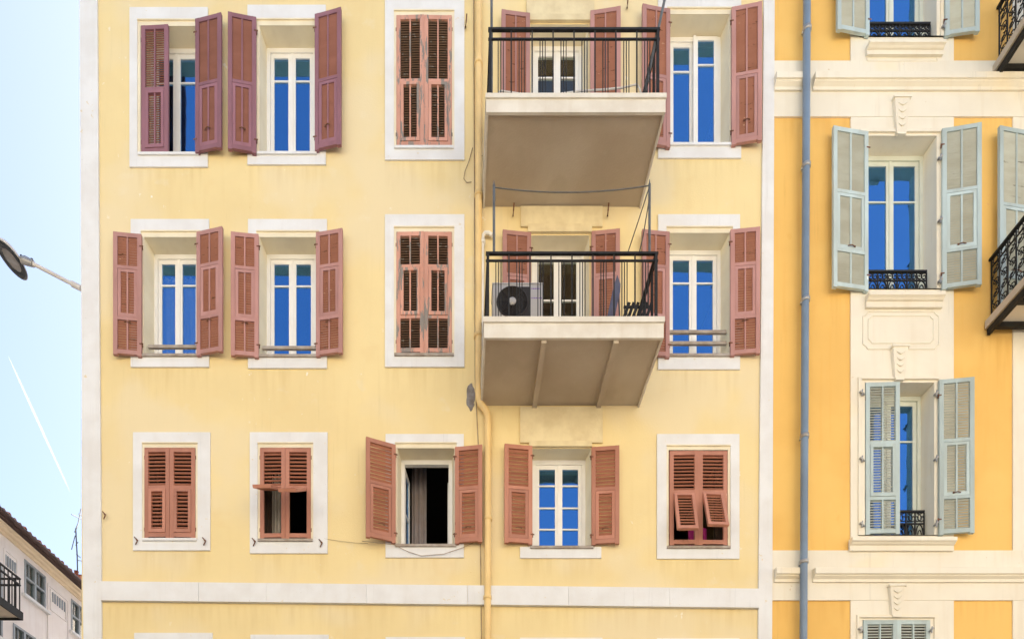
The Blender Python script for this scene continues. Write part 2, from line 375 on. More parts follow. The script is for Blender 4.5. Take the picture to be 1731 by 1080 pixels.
def shutter(building, side, hinge, w, h, paint, lay, angle, pitch=.036, singles=False, mull=True, label=None, flap=0., flap_roll=0., hook=True, drop=0.):
    """a louvred leaf hung at `hinge` (bottom of the hinge edge); side +1 spreads to +x when closed; angle = swing from closed in degrees"""
    T = Matrix.Translation(hinge) @ Matrix.Rotation(R(-angle * side), 4, 'Z') @ Matrix.Rotation(R(drop), 4, 'Y')
    s = side; th = .042; st = min(.065, w * .155)
    fm, sm = M[paint], M[paint + '_slat']
    m = MB()
    def bx(a, b, y0, y1, z0, z1): m.box(min(s * a, s * b), max(s * a, s * b), y0, y1, z0, z1)
    bx(0, st, -th, 0, 0, h); bx(w - st, w, -th, 0, 0, h)
    bot, top, rail = .085, .065, .05
    inner = h - bot - top - rail * (len(LAY[lay]) - 1)
    bx(st, w - st, -th + .002, -.002, 0.02, bot); bx(st, w - st, -th + .002, -.002, h - top, h)
    z = h - top; slats = []; joined = MB(); flaps = []
    for q, (kd, share) in enumerate(LAY[lay]):
        z1 = z; z0 = z - inner * share
        if q: bx(st, w - st, -th + .002, -.002, z1, z1 + rail)
        f0, f1, g0, g1 = st, w - st, z0, z1
        F = Matrix.Identity(4)
        if kd == 't':
            ft = .05
            if flap: F = Matrix.Translation((0, -th * .5, z1)) @ Matrix.Rotation(R(-flap), 4, 'X') @ Matrix.Rotation(R(flap_roll), 4, 'Y') @ Matrix.Translation((0, th * .5, -z1))
            p = MB()
            def pb(a, b, zz0, zz1): p.box(min(s * a, s * b), max(s * a, s * b), -th - .006, -.004, zz0, zz1, F)
            e = .004
            pb(f0 + e, f0 + ft, g0 + e, g1 - e); pb(f1 - ft, f1 - e, g0 + e, g1 - e); pb(f0 + ft, f1 - ft, g0 + e, g0 + ft + .01); pb(f0 + ft, f1 - ft, g1 - ft, g1 - e)
            flaps.append(p)
            f0 += ft; f1 -= ft; g0 += ft + .01; g1 -= ft
        if mull:
            if kd == 't': flaps[-1].box(s * (f0 + f1) / 2 - .011, s * (f0 + f1) / 2 + .011, -th + .001, -.003, g0, g1, F)
            else: m.box(s * (f0 + f1) / 2 - .011, s * (f0 + f1) / 2 + .011, -th + .001, -.003, g0, g1)
        n = max(2, int(round((g1 - g0) / pitch))); pp = (g1 - g0) / n
        cols = [(f0, (f0 + f1) / 2 - .011), ((f0 + f1) / 2 + .011, f1)] if mull else [(f0, f1)]
        for (u0, u1) in cols:
            for i in range(n):
                sw = R(random.gauss(0, 1.6)); C = F @ Matrix.Translation((s * (u0 + u1) / 2, -th / 2, g0 + pp * (i + .5))) @ Matrix.Rotation(sw, 4, 'X')
                if singles: slats.append((u1 - u0, C, round(pp, 3)))
                else:
                    d, t2, wd = pp * .64, pp * .29, u1 - u0
                    C2 = C @ Matrix.Rotation(R(50), 4, 'X')
                    joined.box(-wd / 2, wd / 2, -d / 2, d / 2, -t2 / 2, t2 / 2, C2)
        z = z0 - rail
    o = obj('shutter', m, fm, building, T, label=label)
    for p in flaps: obj('tilt_panel', p, fm, o, local=True)
    if singles:
        for wd, C, pp in slats: put('slat', slat_mesh(round(wd, 2) + .004, sm, pp), o, C, True)
    else: stuff(obj('slats', joined, sm, o, local=True))
    for zz in (h * .1, h * .9):
        hg = MB(); hg.tube([(-s * .006, -th * .5, zz - .03), (-s * .006, -th * .5, zz + .03)], .011, 6); hg.box(min(-s * .03, s * .03), max(-s * .03, s * .03), .0005, .004, zz - .010, zz + .010)
        obj('hinge', hg, M['rust'], o, local=True)
    if hook:
        hg = MB(); zz = h * .16 if lay in ('short', 'tall') else h * .265
        hg.tube([(s * w * .42, .008, zz), (s * w * .5, .016, zz + .006), (s * w * .6, .008, zz - .006)], .007, 5); hg.box(s * w * .40 - .012, s * w * .40 + .012, .001, .008, zz - .012, zz + .012)
        obj('latch', hg, M['rust'], o, local=True)
    return o

def open_leaf(building, hx, ox, yt, yb, paint, lay, a=8., **kw):
    """an opened leaf: hinge and outer edge at photograph pixels hx, ox; mean top and bottom yt, yb"""
    side = 1 if ox < hx else -1           # a left leaf closes towards +x
    hx3 = X(hx, .06); w = abs(X(ox, .10) - hx3) / math.cos(R(a))
    zt, zb = Z(yt, .10), Z(yb, .10)
    return shutter(building, side, (hx3, -.062, zb), w, zt - zb, paint, lay, 180 - a, **kw)
def closed_pair(building, r, paint, lay, flaps=(0, 0), rolls=(0, 0), **kw):
    x0, x1, z1, z0 = X(r[0]), X(r[1]), Z(r[2]), Z(r[3]); w = (x1 - x0) / 2 - .004
    la = kw.pop('labels', (None, None))
    a = shutter(building, 1, (x0 + .003, .02, z0 + .006), w, z1 - z0 - .012, paint, lay, 1.2, hook=False, flap=flaps[0], flap_roll=rolls[0], label=la[0], **kw)
    b = shutter(building, -1, (x1 - .003, .02, z0 + .006), w, z1 - z0 - .012, paint, lay, .6, hook=False, flap=flaps[1], flap_roll=rolls[1], label=la[1], **kw)
    return a, b

# ================================================================ YELLOW BUILDING
W = {}
YH = []
def yw(key, r, *a, **kw):
    W[key], h = opening(YB, r, *a, **kw); YH.append(h)
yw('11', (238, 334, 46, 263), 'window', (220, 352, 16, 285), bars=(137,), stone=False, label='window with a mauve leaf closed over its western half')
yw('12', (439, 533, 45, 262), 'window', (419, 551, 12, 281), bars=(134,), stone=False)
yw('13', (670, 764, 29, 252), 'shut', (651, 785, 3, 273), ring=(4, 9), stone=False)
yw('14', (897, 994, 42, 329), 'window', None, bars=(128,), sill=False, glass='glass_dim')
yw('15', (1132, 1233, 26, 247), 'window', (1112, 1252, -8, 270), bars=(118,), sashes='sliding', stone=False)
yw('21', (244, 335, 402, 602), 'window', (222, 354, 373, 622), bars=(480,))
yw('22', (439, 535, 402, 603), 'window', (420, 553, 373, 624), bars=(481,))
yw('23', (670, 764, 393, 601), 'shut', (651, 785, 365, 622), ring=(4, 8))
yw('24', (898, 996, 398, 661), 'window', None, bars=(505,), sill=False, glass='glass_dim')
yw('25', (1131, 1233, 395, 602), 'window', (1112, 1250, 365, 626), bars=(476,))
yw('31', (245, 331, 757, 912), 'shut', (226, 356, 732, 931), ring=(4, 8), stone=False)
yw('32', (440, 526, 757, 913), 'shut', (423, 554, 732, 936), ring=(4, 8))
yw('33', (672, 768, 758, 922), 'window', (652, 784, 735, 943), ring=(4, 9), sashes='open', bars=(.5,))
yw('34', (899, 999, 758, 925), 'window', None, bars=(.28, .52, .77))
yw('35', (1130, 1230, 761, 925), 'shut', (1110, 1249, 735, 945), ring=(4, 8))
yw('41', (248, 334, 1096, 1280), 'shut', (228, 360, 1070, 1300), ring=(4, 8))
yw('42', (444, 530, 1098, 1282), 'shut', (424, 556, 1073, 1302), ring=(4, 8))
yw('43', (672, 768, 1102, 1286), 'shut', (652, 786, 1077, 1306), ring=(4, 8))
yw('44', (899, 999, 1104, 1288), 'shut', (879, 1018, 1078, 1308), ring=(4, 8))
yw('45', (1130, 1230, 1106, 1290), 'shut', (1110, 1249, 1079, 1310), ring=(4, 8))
XL, XR = X(138), X(1303)
ZT = Z(-800)
m = MB(); sheet(m, XL, XR, 0, ZT, YH, 0.0)
obj('wall', m, M['yellow'], YB)
obj('side_wall', MB().box(XL, XL + .3, .003, 18, 0, ZT - .002), M['trim'], YB)  # unseen side: deep to keep sun off the far house, white to brighten it
m = MB().box(XR - .3, XR - .003, .003, 18, 0, ZT - .002); m.box(XL + .3, XR - .3, 17.7, 18, 0, ZT - .002)
obj('side_wall', m, M['yellow'], YB)
m = MB().box(XL - .25, XR, -.45, 18.2, ZT, ZT + .3); obj('roof', m, M['trim'], YB)
m = MB()
for zz in (0.05, Z(1040), Z(661), Z(329), Z(-30)): m.box(XL + .31, XR - .31, .36, 7.69, zz - .16, zz - .02)
m.box(XL + .31, XR - .31, 3.6, 3.7, 0, ZT - .05)
for px in (380, 610, 840, 1065): m.box(X(px) - .05, X(px) + .05, .37, 3.59, .05, ZT - .05)
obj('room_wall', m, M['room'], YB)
# white corner strips and string course
def strip(name, pts, mat, building, y0=-.028, y1=.001):
    return obj(name, MB().prism([(X(a), Z(b)) for a, b in pts], y0, y1), mat, building)
strip('corner_strip', [(134, -800), (163, -800), (166, 0), (173, 985), (176, 1450), (146, 1450), (142, 985), (136, 0)], M['trim'], YB, -.03, .0015)
strip('corner_strip', [(1294, -800), (1312, -800), (1308, 0), (1304, 985), (1302, 1450), (1279, 1450), (1281, 985), (1290, 0)], M['trim'], YB, -.03, .0015)
xs = [173.5, 338, 452, 620, 790, 960, 1130, 1280.5]
for a, b in zip(xs[:-1], xs[1:]):
    f = lambda x: 985 + (x - 173) * .0112
    strip('string_course', [(a + .2, f(a)), (b - .2, f(b)), (b - .2, f(b) + 32), (a + .2, f(a) + 32)], M['trim'], YB, -.055 - random.uniform(0, .004), .0012)
# rough cream panels over the balcony doors and the window below
for r in ((880, 1018, 352, 386), (879, 1018, 690, 750), (890, 1004, -60, 32)):
    strip('plaster_panel', [(r[0], r[2]), (r[1], r[2]), (r[1], r[3]), (r[0], r[3])], M['stone_panel'], YB, -.03, .001)
for r in ((892, 1000, 383, 396), (894, 1000, 748, 757), (892, 1000, 30, 40)):
    strip('lintel', [(r[0], r[2]), (r[1], r[2]), (r[1], r[3]), (r[0], r[3])], M['stone_panel'], YB, -.04, .0008)
strip('apron', [(879, 925), (1016, 925), (1016, 944), (879, 944)], M['trim'], YB, -.022, .001)
for x, y in ((867, 356), (1027, 356), (787, 37), (1060, 5)):
    m = MB().tube([P(x, y + 9, -.01), P(x, y + 9, .05), P(x + 1, y, .07), P(x + 2, y - 12, .06)], .011, 6); obj('wall_hook', m, M['rust'], YB)
for x, y in ((230, 911), (345, 912), (429, 913), (542, 915), (176, 868), (812, 262)):
    m = MB().tube([P(x, y, -.01), P(x, y, .035), P(x + 2, y + 3, .045), P(x - 1, y + 9, .04)], .009, 5); m.tube([P(x - 3, y - 4, .034), P(x + 3, y + 2, .034)], .008, 5); obj('shutter_stay', m, M['rust'], YB)
pts = [(795.5 + (7.5 + random.uniform(-1.6, 2.2)) * math.cos(a) , 671 + (22 + random.uniform(-2.5, 2.5)) * math.sin(a)) for a in [2 * math.pi * i / 26 for i in range(26)]]
strip('bare_mortar_patch', pts, M['mortar'], YB, -.005, .001)

def sill_stains(mat, spots, colour, amount):
    """dirt washed down the wall below each ledge: spots = (x0, x1, z, length)"""
    t = mat.node_tree; L = t.links.new; b = t.nodes['Principled BSDF']; src = b.inputs['Base Color'].links[0].from_socket
    tc = nd(t, 'ShaderNodeTexCoord'); sp = nd(t, 'ShaderNodeSeparateXYZ'); L(tc.outputs['Object'], sp.inputs[0])
    total = None
    for x0, x1, z, ln in spots:
        def mr(sock, a, b_, lo, hi):
            r = nd(t, 'ShaderNodeMapRange'); r.interpolation_type = 'SMOOTHSTEP'
            for k_, v_ in zip(('From Min', 'From Max', 'To Min', 'To Max'), (a, b_, lo, hi)): r.inputs[k_].default_value = v_
            L(sock, r.inputs['Value']); return r.outputs[0]
        def op(kind, a, b_):
            q = nd(t, 'ShaderNodeMath', operation=kind); L(a, q.inputs[0]); L(b_, q.inputs[1]); return q.outputs[0]
        f = op('MULTIPLY', op('MULTIPLY', mr(sp.outputs['X'], x0 - .05, x0 + .05, 0, 1), mr(sp.outputs['X'], x1 - .05, x1 + .05, 1, 0)),
               op('MULTIPLY', mr(sp.outputs['Z'], z - ln, z, 0, 1), mr(sp.outputs['Z'], z, z + .05, 1, 0)))
        total = f if total is None else op('MAXIMUM', total, f)
    mp = nd(t, 'ShaderNodeMapping'); mp.inputs['Scale'].default_value = (5.5, 5.5, .45); L(tc.outputs['Object'], mp.inputs['Vector'])
    n = nd(t, 'ShaderNodeTexNoise'); n.inputs['Scale'].default_value = 1.6; n.inputs['Detail'].default_value = 5; L(mp.outputs[0], n.inputs['Vector'])
    r = nd(t, 'ShaderNodeMapRange'); r.inputs['From Min'].default_value = .44; r.inputs['From Max'].default_value = .80; r.inputs['To Max'].default_value = amount; L(n.outputs['Fac'], r.inputs['Value'])
    g = nd(t, 'ShaderNodeMath', operation='MULTIPLY'); L(total, g.inputs[0]); L(r.outputs[0], g.inputs[1])
    x = nd(t, 'ShaderNodeMix', data_type='RGBA'); L(g.outputs[0], x.inputs[0]); L(src, x.inputs[6]); x.inputs[7].default_value = (*colour, 1); L(x.outputs[2], b.inputs['Base Color'])
sill_stains(M['yellow'], [(X(a), X(b), Z(y), ln) for a, b, y, ln in ((222, 350, 285, .5), (421, 549, 281, .6), (653, 783, 273, .7), (1114, 1250, 270, .5), (224, 352, 622, .6), (422, 551, 625, .7),
            (653, 783, 622, .6), (1114, 1248, 626, .6), (228, 354, 931, .5), (425, 552, 936, .6), (654, 782, 943, .4), (881, 1014, 944, .45), (1112, 1247, 945, .4), (176, 1278, 1026, .55), (795, 835, 700, 3.5), (800, 830, 100, 4))],
            (.52, .35, .13), .36)

# shutters
sh = shutter(YB, 1, (X(240), .02, Z(263)), X(286) - X(240), Z(47) - Z(263), 'mauve', 'tall', 2, pitch=.037, hook=False, label='mauve leaf closed over half of its window')
open_leaf(YB, 330, 375, 26, 253, 'mauve', 'tall', 9, pitch=.037)
open_leaf(YB, 433, 386, 23, 254, 'mauve', 'tall', 8, pitch=.037)
open_leaf(YB, 532, 577, 18, 249, 'mauve', 'tall', 10, pitch=.037)
closed_pair(YB, (670, 764, 29, 252), 'salmon', 'tall', pitch=.040, labels=('peeling salmon leaf with bare grey wood',) * 2)
open_leaf(YB, 896, 848, 16, 318, 'rose', 'tall', 5, pitch=.038)
open_leaf(YB, 998, 1049, 12, 316, 'rose', 'tall', 6, pitch=.038)
open_leaf(YB, 1133, 1086, 9, 244, 'rose', 'tall', 7, pitch=.036)
open_leaf(YB, 1237, 1287, 6, 240, 'rose', 'tall', 8, pitch=.036)
open_leaf(YB, 239, 191, 391, 598, 'rose', 'three', 5, pitch=.040)
open_leaf(YB, 332, 377, 387, 597, 'rose', 'three', 10, pitch=.040)
open_leaf(YB, 437, 390, 391, 600, 'rose', 'three', 5, pitch=.040)
open_leaf(YB, 534, 579, 388, 598, 'rose', 'three', 8, pitch=.040)
closed_pair(YB, (670, 764, 394, 600), 'salmon', 'three', pitch=.040, labels=('peeling salmon leaf with bare grey wood',) * 2)
open_leaf(YB, 898, 850, 388, 655, 'rose', 'three', 5, pitch=.040)
open_leaf(YB, 1000, 1048, 386, 655, 'rose', 'three', 5, pitch=.040)
open_leaf(YB, 1132, 1086, 387, 600, 'rose', 'three', 5, pitch=.040)
open_leaf(YB, 1235, 1285, 383, 597, 'rose', 'three', 5, pitch=.040)
kw = dict(singles=True, mull=False, pitch=.058)
closed_pair(YB, (245, 331, 758, 911), 'terracotta', 'short', **kw)
closed_pair(YB, (440, 526, 758, 912), 'terracotta', 'short', (57, 53), (-2, 2), labels=('leaf with its lower panel pushed out flat',) * 2, **kw)
open_leaf(YB, 669, 621, 748, 915, 'terracotta', 'short', 20, label='leaf swung off the wall at an angle', **kw)
open_leaf(YB, 769, 815, 752, 916, 'terracotta', 'short', 7, **kw)
open_leaf(YB, 900, 853, 750, 917, 'terracotta', 'short', 6, **kw)
open_leaf(YB, 1000, 1047, 752, 918, 'terracotta', 'short', 5, **kw)
closed_pair(YB, (1131, 1229, 763, 923), 'terracotta', 'short', (17, 21), (1, 2), labels=('leaf with its lower panel tilted outwards',) * 2, **kw)
for r in ((248, 334, 1096, 1280), (444, 530, 1098, 1282), (672, 768, 1102, 1286), (899, 999, 1104, 1288), (1130, 1230, 1106, 1290)):
    closed_pair(YB, r, 'terracotta', 'short', mull=False, pitch=.06)
# rails across the middle windows
for key, x0, x1, ys in (('21', 247, 334, (581,)), ('22', 441, 534, (583,)), ('25', 1132, 1231, (556, 575))):
    for y in ys:
        obj('guard_rail', MB().box(X(x0 + 1), X(x1 - 1), .04, .075, Z(y + 2.5), Z(y - 2.5)), M['stone_sill'], W[key])

# ---------------------------------------------------------------- balconies of the yellow building
BAR = {}
def bar_mesh(key, w, d, h, mat):
    k = (key, round(h, 3), mat.name)
    if k not in BAR: BAR[k] = MB().box(-w / 2, w / 2, -d / 2, d / 2, 0, h).mesh('baluster', mat)
    return BAR[k]
def balcony(xl, xr, y_lip, y_fas, y_bot, y_rail, y_rail2, beams, label):
    dep = 1.15
    x0, x1 = X(xl, dep), X(xr, dep)
    zt, zf, zb = Z(y_lip, dep), Z(y_fas, dep), Z(y_bot, dep)
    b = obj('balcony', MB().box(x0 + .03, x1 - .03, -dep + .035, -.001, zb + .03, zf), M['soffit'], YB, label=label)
    obj('floor_slab', MB().box(x0 - .01, x1 + .01, -dep - .02, -.002, zf + .001, zt), M['slab_white'], b)
    m = MB().box(x0, x1, -dep, -dep + .034, zb, zf); obj('fascia', m, M['slab_white'], b)
    for a, c in ((x0, x0 + .029), (x1 - .029, x1)): obj('fascia', MB().box(a, c, -dep + .0345, -.0015, zb, zf), M['slab_white'], b)
    for bxp in beams:
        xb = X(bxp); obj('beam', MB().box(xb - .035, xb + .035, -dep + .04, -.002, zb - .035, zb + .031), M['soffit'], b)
    yr = -dep + .06; zr, zr2 = Z(y_rail, dep - .06), Z(y_rail2, dep - .06)
    xa, xz = x0 + .06, x1 - .09
    def rails(zc, hh, ww):
        obj('rail', MB().box(xa - .03, xz + .03, yr - ww / 2, yr + ww / 2, zc - hh / 2, zc + hh / 2), M['iron'], b)
        for xx in (xa, xz): obj('rail', MB().box(xx - ww / 2, xx + ww / 2, yr + ww / 2 + .001, -.001, zc - hh / 2, zc + hh / 2), M['iron'], b)
    rails(zr, .030, .034); rails(zr2, .020, .020)
    main = bar_mesh('main', .018, .018, zr - .018 - zt, M['iron']); thin = bar_mesh('thin', .012, .012, zr2 - .011 - zt, M['iron']); post = bar_mesh('post', .036, .036, zr - .018 - zt, M['iron'])
    def one(msh, x, y): put('baluster', msh, b, Matrix.Translation((x, y, zt)))
    n = 8; st = (xz - xa) / n
    for xx in (xa, xz): put('post', post, b, Matrix.Translation((xx, yr, zt)))
    for i in range(n):
        if i: one(main, xa + st * i, yr)
        for q in (-1, 0, 1): one(thin, xa + st * (i + .5) + q * .037, yr)
    ns = 3; ss = (-.03 - yr) / ns
    for xx in (xa, xz):
        for i in range(ns):
            if i: one(main, xx, yr + ss * i)
            for q in (-1, 0, 1): one(thin, xx, yr + ss * (i + .5) + q * .037)
    return b, x0, x1, zt, zr, yr, xa, xz
bU = balcony(822, 1125, 160.5, 168, 190, 51, 67, (), 'upper balcony with a plain flat underside')
bL = balcony(818, 1122, 537, 546, 571, 429, 441, (903, 1011), 'lower balcony with two beams under its slab')

# ================================================================ ORANGE BUILDING
OH = []; OW = {}
def ow(key, r, *a, **kw):
    OW[key], h = opening(OB, r, *a, ring_mat='cream', wall_mat='cream', surround_mat='cream', frame_mat='frame_green', sill=False, **kw); OH.append(h)
ow('T', (1466, 1582, -190, 66), 'window', (1452, 1596, -204, 66), ring=(6, 6), inset=2, bars=(.72,), proud=.034)
ow('M', (1466, 1582, 232, 491), 'window', (1452, 1596, 222, 491), ring=(6, 6), inset=2, bars=(.72,), proud=.034)
ow('L', (1461, 1578, 648, 906), 'window', (1449, 1592, 640, 906), ring=(6, 6), inset=2, bars=(.72,), proud=.034)
ow('B', (1457, 1571, 1048, 1300), 'shut', (1447, 1584, 1040, 1300), ring=(6, 5), inset=2, proud=.034)
ow('R', (1752, 1868, 232, 548), 'window', (1738, 1882, 222, 548), ring=(6, 6), inset=2, bars=(.72,), proud=.034)
OX0, OX1 = X(1304.5), X(2300)
m = MB(); sheet(m, OX0, OX1, 0, ZT - 1, OH, 0.004); obj('wall', m, M['orange'], OB)
m = MB().box(OX0, OX0 + .2, .01, 8, 0, ZT - 1.002); m.box(OX1 - .3, OX1 - .003, .01, 8, 0, ZT - 1.002); m.box(OX0 + .3, OX1 - .3, 7.7, 8, 0, ZT - 1.002); obj('side_wall', m, M['orange'], OB)
obj('roof', MB().box(OX0, OX1, -.4, 8.2, ZT - 1, ZT - .7), M['cream'], OB)
m = MB()
for y in (1040, 560, 140, -250): m.box(OX0 + .31, OX1 - .31, .36, 7.69, Z(y) - .16, Z(y) - .02)
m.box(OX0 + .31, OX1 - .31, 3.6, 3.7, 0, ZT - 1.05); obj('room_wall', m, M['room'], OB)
# cream strips: vertical round the windows, horizontal bands with cornices
def oholes(x0, x1, y0, y1, proud, mat='cream', name='cream_band'):
    """a cream strip with the window openings left out"""
    m = MB(); a, b, c, d = X(x0), X(x1), Z(y1), Z(y0)
    hs = [h for h in OH if h[0] < b and h[1] > a and h[2] < d and h[3] > c]
    sheet(m, a, b, c, d, hs, -proud)
    for (p, q, r_, s_) in ((a, a, c, d), (b, b, c, d)): m.quad((p, -proud, r_), (p, .004, r_), (p, .004, s_), (p, -proud, s_))
    for zz in (c, d): m.quad((a, -proud, zz), (b, -proud, zz), (b, .004, zz), (a, .004, zz))
    return obj(name, m, M[mat], OB)
for a, b in ((1437, 1611), (1711, 1905)):
    for y0, y1 in ((-300, 106), (200, 931), (1015, 1400)):
        oholes(a, b, y0 + .2, y1 - .2, .016)
oholes(1305, 2300, 106, 200, .02); oholes(1304.5, 2300, 931, 1015, .02)
def cornice(y0, y1, dep, x0=1307, x1=2300):
    z1, z0 = Z(y0, dep), Z(y1, dep * .4); h = z1 - z0
    prof = [(-.0205, z1), (-dep * .92, z1 - .01), (-dep, z1 - .02), (-dep, z1 - h * .52), (-dep * .8, z1 - h * .54), (-dep * .8, z1 - h * .62), (-dep * .55, z1 - h * .72), (-dep * .40, z1 - h * .78), (-dep * .40, z0), (-.0205, z0)]
    obj('cornice', MB().extrude(prof, X(x0), X(1356)), M['cream'], OB); obj('cornice', MB().extrude(prof, X(1372), X(x1)), M['cream'], OB)
cornice(119, 152, .11); cornice(957, 983, .11)
def keystone(xc, y0, y1, w0=14, w1=9):
    b, a, c = .016, .075, .055
    pts = []
    for (y, w, o_) in ((y0, w0, a), (y1, w1, c)):
        for s in (-1, 1): pts += [Vector((X(xc + s * w, a), -b, Z(y, a))), Vector((X(xc + s * w * .9, a), -o_, Z(y, a)))]
    m = MB().add(pts, [(0, 1, 5, 4), (1, 3, 7, 5), (3, 2, 6, 7), (0, 2, 3, 1), (4, 5, 7, 6), (0, 4, 6, 2)])
    k = obj('keystone', m, M['cream'], OB)
    obj('cap', MB().box(X(xc - w0 - 1, a), X(xc + w0 + 1, a), -a - .012, -b, Z(y0, a) + .001, Z(y0 - 4, a)), M['cream'], k)
    obj('foot', MB().box(X(xc - w1 * .8, a), X(xc + w1 * .8, a), -c - .006, -b, Z(y1 + 3, a), Z(y1, a) - .001), M['cream'], k)
    f = MB()
    for t_ in (.14, .34, .54, .74):
        cz = Z(y0 + (y1 - y0) * t_, a); w = (w0 + (w1 - w0) * t_) / S * .5; o_ = a + (c - a) * t_
        f.tube([(X(xc, a) - w, -o_, cz), (X(xc, a) - w * .5, -o_ - .004, cz - .03), (X(xc, a), -o_ - .006, cz - .045), (X(xc, a) + w * .5, -o_ - .004, cz - .03), (X(xc, a) + w, -o_, cz)], .008, 5)
    obj('carving', f, M['cream'], k)
keystone(1526, 165, 221); keystone(1523, 586, 637); keystone(1518, 990, 1038)
def osill(x0, x1, y0, y1, dep=.12):
    z1, z0 = Z(y0, dep), Z(y1, dep * .45); h = z1 - z0
    prof = [(-.0165, z1), (-dep, z1 - .005), (-dep, z1 - h * .33), (-dep * .8, z1 - h * .40), (-dep * .62, z1 - h * .52), (-dep * .45, z1 - h * .55), (-dep * .45, z0), (-.0165, z0)]
    obj('sill', MB().extrude(prof, X(x0), X(x1)), M['cream'], OB)
osill(1462, 1590, 66, 92); osill(1461, 1589, 491, 519); osill(1433, 1608, 906, 930)
def frame_line(x0, x1, y0, y1, n):
    m = MB(); pts = [(x0 + n, y0), (x1 - n, y0), (x1 - n * .6, y0 + n * .6), (x1, y0 + n), (x1, y1 - n), (x1 - n * .6, y1 - n * .6), (x1 - n, y1), (x0 + n, y1), (x0 + n * .6, y1 - n * .6), (x0, y1 - n), (x0, y0 + n), (x0 + n * .6, y0 + n * .6), (x0 + n, y0)]
    for a, b in zip(pts[:-1], pts[1:]): m.tube([P(*a, .017), P(*b, .017)], .011, 6)
    obj('panel_moulding', m, M['cream'], OB)
frame_line(1459, 1587, 527, 590, 8); frame_line(1468, 1578, 534, 580, 6)
frame_line(1466, 1584, 93.5, 104, 1)
sill_stains(M['orange'], [(X(a), X(b), Z(y), ln) for a, b, y, ln in ((1342, 1372, 100, 9), (1308, 1436, 200, .5), (1612, 1710, 198, .5), (1304, 1430, 1015, .5), (1604, 1704, 1016, .5), (1400, 1437, 500, 1.2), (1655, 1720, 570, 1.3))], (.56, .26, .05), .4)
# aqua shutters
kw = dict(pitch=.042)
open_leaf(OB, 1470, 1414, -215, 54, 'aqua', 'tall_three', 7, **kw); open_leaf(OB, 1598, 1655, -218, 55, 'aqua', 'tall_three', 6, **kw)
open_leaf(OB, 1468, 1407, 217, 488, 'aqua', 'tall_three', 7, **kw); open_leaf(OB, 1593, 1656, 212, 485, 'aqua', 'tall_three', 8, **kw)
shutter(OB, 1, (X(1462), .015, Z(905)), X(1518) - X(1462), Z(649) - Z(905), 'aqua', 'tall_three', 2, pitch=.042, hook=False, label='aqua leaf closed over half of its window')
open_leaf(OB, 1588, 1646, 638, 901, 'aqua', 'tall_three', 6, **kw)
closed_pair(OB, (1458, 1571, 1048, 1300), 'aqua', 'tall_three', pitch=.045)
open_leaf(OB, 1748, 1687, 217, 545, 'aqua', 'tall_three', 7, **kw); open_leaf(OB, 1880, 1940, 217, 545, 'aqua', 'tall_three', 7, **kw)
for x, ys in ((1590, (266, 372, 474)), (1583, (665, 775, 885)), (1596, (44,)), (1457, (664, 776, 886)), (1455, (1064,)), (1575, (1064,))):
    for y in ys:
        s = 1 if x > 1500 else -1
        m = MB().tube([P(x - 4 * s, y + 3, .0), P(x - 3 * s, y + 2, .05), P(x + 3 * s, y - 3, .06)], .016, 6); m.tube([P(x, y + 5, .055), P(x + 1, y - 6, .055)], .011, 6); obj('pintle', m, M['zinc'], OB)

def arc(c, r, a0, a1, n, plane='xz', sq=1.0):
    out = []
    for i in range(n + 1):
        a = R(a0 + (a1 - a0) * i / n); u, w = r * math.cos(a), r * math.sin(a) * sq
        out.append((c[0] + u, c[1], c[2] + w) if plane == 'xz' else (c[0], c[1] + u, c[2] + w))
    return out
def spiral(c, r, a0, turns, n, plane='xz', s=1):
    out = []
    for i in range(n + 1):
        t = i / n; a = R(a0) + s * t * turns * 2 * math.pi; q = r * (1 - .78 * t)
        u, w = q * math.cos(a), q * math.sin(a)
        out.append((c[0] + u, c[1], c[2] + w) if plane == 'xz' else (c[0], c[1] + u, c[2] + w))
    return out
def guard(win, x0, x1, y0, y1, off):
    """low cast-iron guard across a window: two rails, a middle rail, uprights, scrolls"""
    a, b, z1, z0 = X(x0, off), X(x1, off), Z(y0, off), Z(y1, off)
    g = obj('window_guard', MB().box(a, b, -off - .018, -off + .018, z1 - .03, z1), M['iron'], win)
    m = MB(); zm = z0 + (z1 - z0) * .5
    m.box(a, b, -off - .01, -off + .01, zm - .008, zm + .008); m.box(a, b, -off - .01, -off + .01, z0 + .004, z0 + .022)
    n = max(2, int(round((b - a) / .17))); st = (b - a) / n
    for i in range(n + 1): m.box(a + st * i - .008, a + st * i + .008, -off - .009, -off + .009, z0, z1 - .031)
    for i in range(n):
        cx = a + st * (i + .5); hh = (z1 - .03 - zm) / 2
        for s in (-1, 1):
            m.tube(spiral((cx + s * st * .24, -off, zm + hh), hh * .85, 90, 1.2, 12, s=s), .0085, 5)
        m.tube(arc((cx, -off, z0 + .02), st * .40, 0, 180, 9, sq=(zm - z0) / st * 2.1), .0095, 5)
        m.tube(arc((cx, -off, z0 + .02), st * .2, 0, 180, 7, sq=(zm - z0) / st * 2.1), .0085, 5)
    stuff(obj('scrollwork', m, M['iron'], win))
guard(OW['T'], 1469, 1572, 40, 66, -.05); guard(OW['M'], 1467, 1566, 458, 491, -.05); guard(OW['L'], 1516, 1562, 863, 907, -.10)

